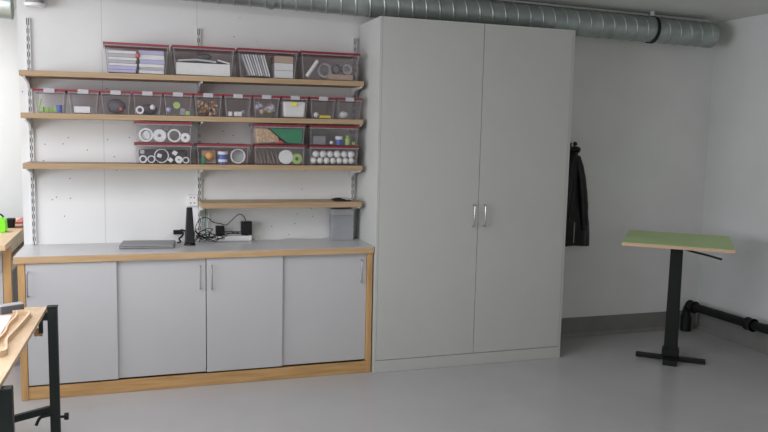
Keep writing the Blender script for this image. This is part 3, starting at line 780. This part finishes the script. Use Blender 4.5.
build('handle', MB().tube([(-.18, .71, 1.006), (-.17, .71, 1.03), (-.10, .71, 1.03), (-.075, .71, 1.006)], .006, n=8), 'black', t, smooth=True)
solo('camera_bag', MB().box(-.095, .90, .9007, -.030, .98, .972), 'black', (-.06, .94, .9007), 'small black case behind the neon caddy', 'case', bevel=.01)
for k, (h, m) in enumerate(((.018, 'red'), (.014, 'paper'), (.014, 'red'))):
    z = .9007+sum((.018, .014, .014)[:k])+.001*k
    solo('book', MB().box(-.026+.001*k, .88, z, .030-.003*k, 1.20, z+h), m, (0, 1.0, z), ['red book at the bottom of the bench pile', 'white book between the two red ones', 'red book on top of the bench pile'][k], 'book', 'books on the workbench', bevel=.002)
t = thing('ventilation_duct', (-.3, 1.6, 2.7), 'silver duct end under the ceiling of the next room', 'duct')
build('pipe', MB().cyl((-.9, 1.7, 2.675), (-.12, 1.7, 2.67), .10, n=32), 'zinc', t, smooth=True)
build('end_cap', MB().cyl((-.12, 1.7, 2.67), (-.105, 1.7, 2.67), .104, n=32), 'zinc', t, smooth=True)

# ---------------------------------------------------------------- foreground workbench
def worktable():
    t = thing('adjustable_table', (0, -1.8, 0), 'pale plywood table on dark steel legs in the near left corner', 'table')
    top = MB().prism([(-1.3, -1.205), (.408, -1.205), (.372, -2.60), (-1.3, -2.60)], 'z', .728, .748)
    build('tabletop', top, 'pale_ply', t, bevel=.001)
    # far leg stands just outside the top's corner
    l = build('leg', MB().box(.415, -1.285, .02, .462, -1.238, .754), 'greenblack', t, bevel=.003)
    build('foot_cap', MB().box(.412, -1.288, .001, .465, -1.235, .0195), 'black', l)
    build('end_cap', MB().box(.413, -1.287, .7545, .464, -1.236, .762), 'black', l)
    l2 = build('leg', MB().box(.366, -2.452, .02, .413, -2.405, .727), 'greenblack', t, bevel=.003)
    build('foot_cap', MB().box(.363, -2.455, .001, .416, -2.402, .0195), 'black', l2)
    build('leg', MB().box(-1.25, -1.285, .001, -1.203, -1.238, .727), 'greenblack', t, bevel=.003)
    build('leg', MB().box(-1.25, -2.452, .001, -1.203, -2.405, .727), 'greenblack', t, bevel=.003)
    build('crossbar', MB().obox((.03, -1.50, .214), (.93, .028, .034), (0, 0, math.atan2(.122, .188)-.035)), 'greenblack', t, bevel=.002)
    build('bracket', MB().box(.33, -1.275, .690, .4145, -1.245, .7275).box(.37, -1.26, .62, .39, -1.24, .69), 'greenblack', t)
    build('corner_block', MB().box(.345, -1.24, .600, .385, -1.215, .640), 'birch', t)
    build('clamp_lever', MB().tube([(.43, -1.290, .192), (.39, -1.30, .190), (.367, -1.305, .182), (.350, -1.31, .148)], .008, n=10), 'black', t, smooth=True)
    kn = MB().cyl((.4625, -1.262, .165), (.482, -1.262, .165), .007, n=12).cyl((.482, -1.262, .165), (.503, -1.262, .165), .019, n=20)
    build('knob', kn, 'black', t, smooth=True)
worktable()
t = thing('sanding_block', (.25, -1.30, .749), 'dark grey block with pale top at the far edge of the near table', 'block')
build('body', MB().obox((.250, -1.298, .767), (.112, .050, .036), (0, 0, .50)), 'dark', t, bevel=.002)
build('top_pad', MB().obox((.250, -1.298, .7885), (.112, .050, .006), (0, 0, .50)), 'grey_lt', t, bevel=.002)
flat(.02, .270, -1.95, -1.40, .749, .757, 'paper', 'paper_sheet', 'pale board lying on the near plywood table', 'board')
def strip(pts, w, z0, z1_):
    L = []; Rr = []
    P = [Vector((p[0], p[1])) for p in pts]; Q = []
    for i in range(len(P)-1):
        a = P[max(i-1, 0)]; b = P[i]; c = P[i+1]; d = P[min(i+2, len(P)-1)]
        for k in range(5):
            t_ = k/5; Q.append(.5*((2*b)+(c-a)*t_+(2*a-5*b+4*c-d)*t_*t_+(3*b-a-3*c+d)*t_**3))
    Q.append(P[-1])
    v = []; f = []
    for i, p in enumerate(Q):
        d = (Q[min(i+1, len(Q)-1)]-Q[max(i-1, 0)]).normalized(); nn = Vector((-d.y, d.x))*w/2
        for z_ in (z0, z1_):
            v.append((p.x+nn.x, p.y+nn.y, z_)); v.append((p.x-nn.x, p.y-nn.y, z_))
    for i in range(len(Q)-1):
        a = i*4; b = a+4
        f += [(a, a+1, b+1, b), (a+2, b+2, b+3, a+3), (a, b, b+2, a+2), (a+1, a+3, b+3, b+1)]
    f += [(0, 2, 3, 1), (len(v)-4, len(v)-3, len(v)-1, len(v)-2)]
    return MB()._add(v, f)
solo('bent_wood_strip', strip([(.27, -1.385), (.325, -1.375), (.350, -1.42), (.345, -1.55), (.330, -1.75), (.318, -1.90), (.330, -2.0), (.335, -2.09), (.27, -2.13)], .012, .749, .775), 'pale_ply', (.33, -1.7, .749), 'bent pale wooden strip lying near the table edge', 'wooden strip')
solo('bent_wood_strip', strip([(.292, -1.40), (.300, -1.50), (.288, -1.65), (.295, -1.80), (.280, -1.95)], .010, .7575, .778), 'pale_ply', (.29, -1.7, .7575), 'wavy pale strip inside the bent wooden one', 'wooden strip')

# ---------------------------------------------------------------- light
def area(name, loc, target, sx, sy, e, c=(1, 1, 1)):
    l = bpy.data.lights.new(name, 'AREA'); l.shape = 'RECTANGLE'; l.size = sx; l.size_y = sy; l.energy = e; l.color = c
    o = bpy.data.objects.new(name, l); col.objects.link(o); o.location = loc
    o.rotation_euler = (Vector(target)-Vector(loc)).to_track_quat('-Z', 'Y').to_euler()
    return o
area('window_light', (-2.45, -2.6, 1.6), (2.0, -1.9, .9), 3.4, 1.6, 128, (.91, .935, 1.0))
area('ceiling_panel_light', (.3, -2.6, 2.70), (.3, -2.4, 0), 1.6, 1.6, 50, (.96, .955, 1.0))
area('front_fill_light', (1.6, -7.2, 1.3), (1.8, 0, 2.0), 4.0, 1.5, 30, (1.0, 1.0, .90))  # fill light added behind the camera, aimed upward to brighten the ceiling
area('next_room_light', (-1.2, 1.3, 2.60), (-.8, 1.8, 0), 1.6, 1.6, 62, (1, 1, 1))
w = bpy.data.worlds.new('world'); bpy.context.scene.world = w; w.use_nodes = True
w.node_tree.nodes['Background'].inputs[0].default_value = (.86, .92, 1.0, 1)
w.node_tree.nodes['Background'].inputs[1].default_value = .85

# ---------------------------------------------------------------- camera
yaw, pitch, roll = .3212, .1112, .0219
F = Vector((math.sin(yaw)*math.cos(pitch), math.cos(yaw)*math.cos(pitch), -math.sin(pitch)))
R = F.cross(Vector((0, 0, 1))).normalized(); U = R.cross(F)
R2 = R*math.cos(roll)+U*math.sin(roll); U2 = -R*math.sin(roll)+U*math.cos(roll)
cam = bpy.data.cameras.new('camera'); co = bpy.data.objects.new('camera', cam); col.objects.link(co)
mt = Matrix((R2, U2, -F)).transposed().to_4x4(); mt.translation = (.8565, -5.4061, 1.6926)
co.matrix_world = mt
cam.sensor_width = 36; cam.lens = 36*750/768; cam.clip_start = .05
sc = bpy.context.scene; sc.camera = co
sc.view_settings.view_transform = 'Standard'; sc.view_settings.look = 'None'; sc.view_settings.exposure = 0
sc.cycles.transparent_max_bounces = 24
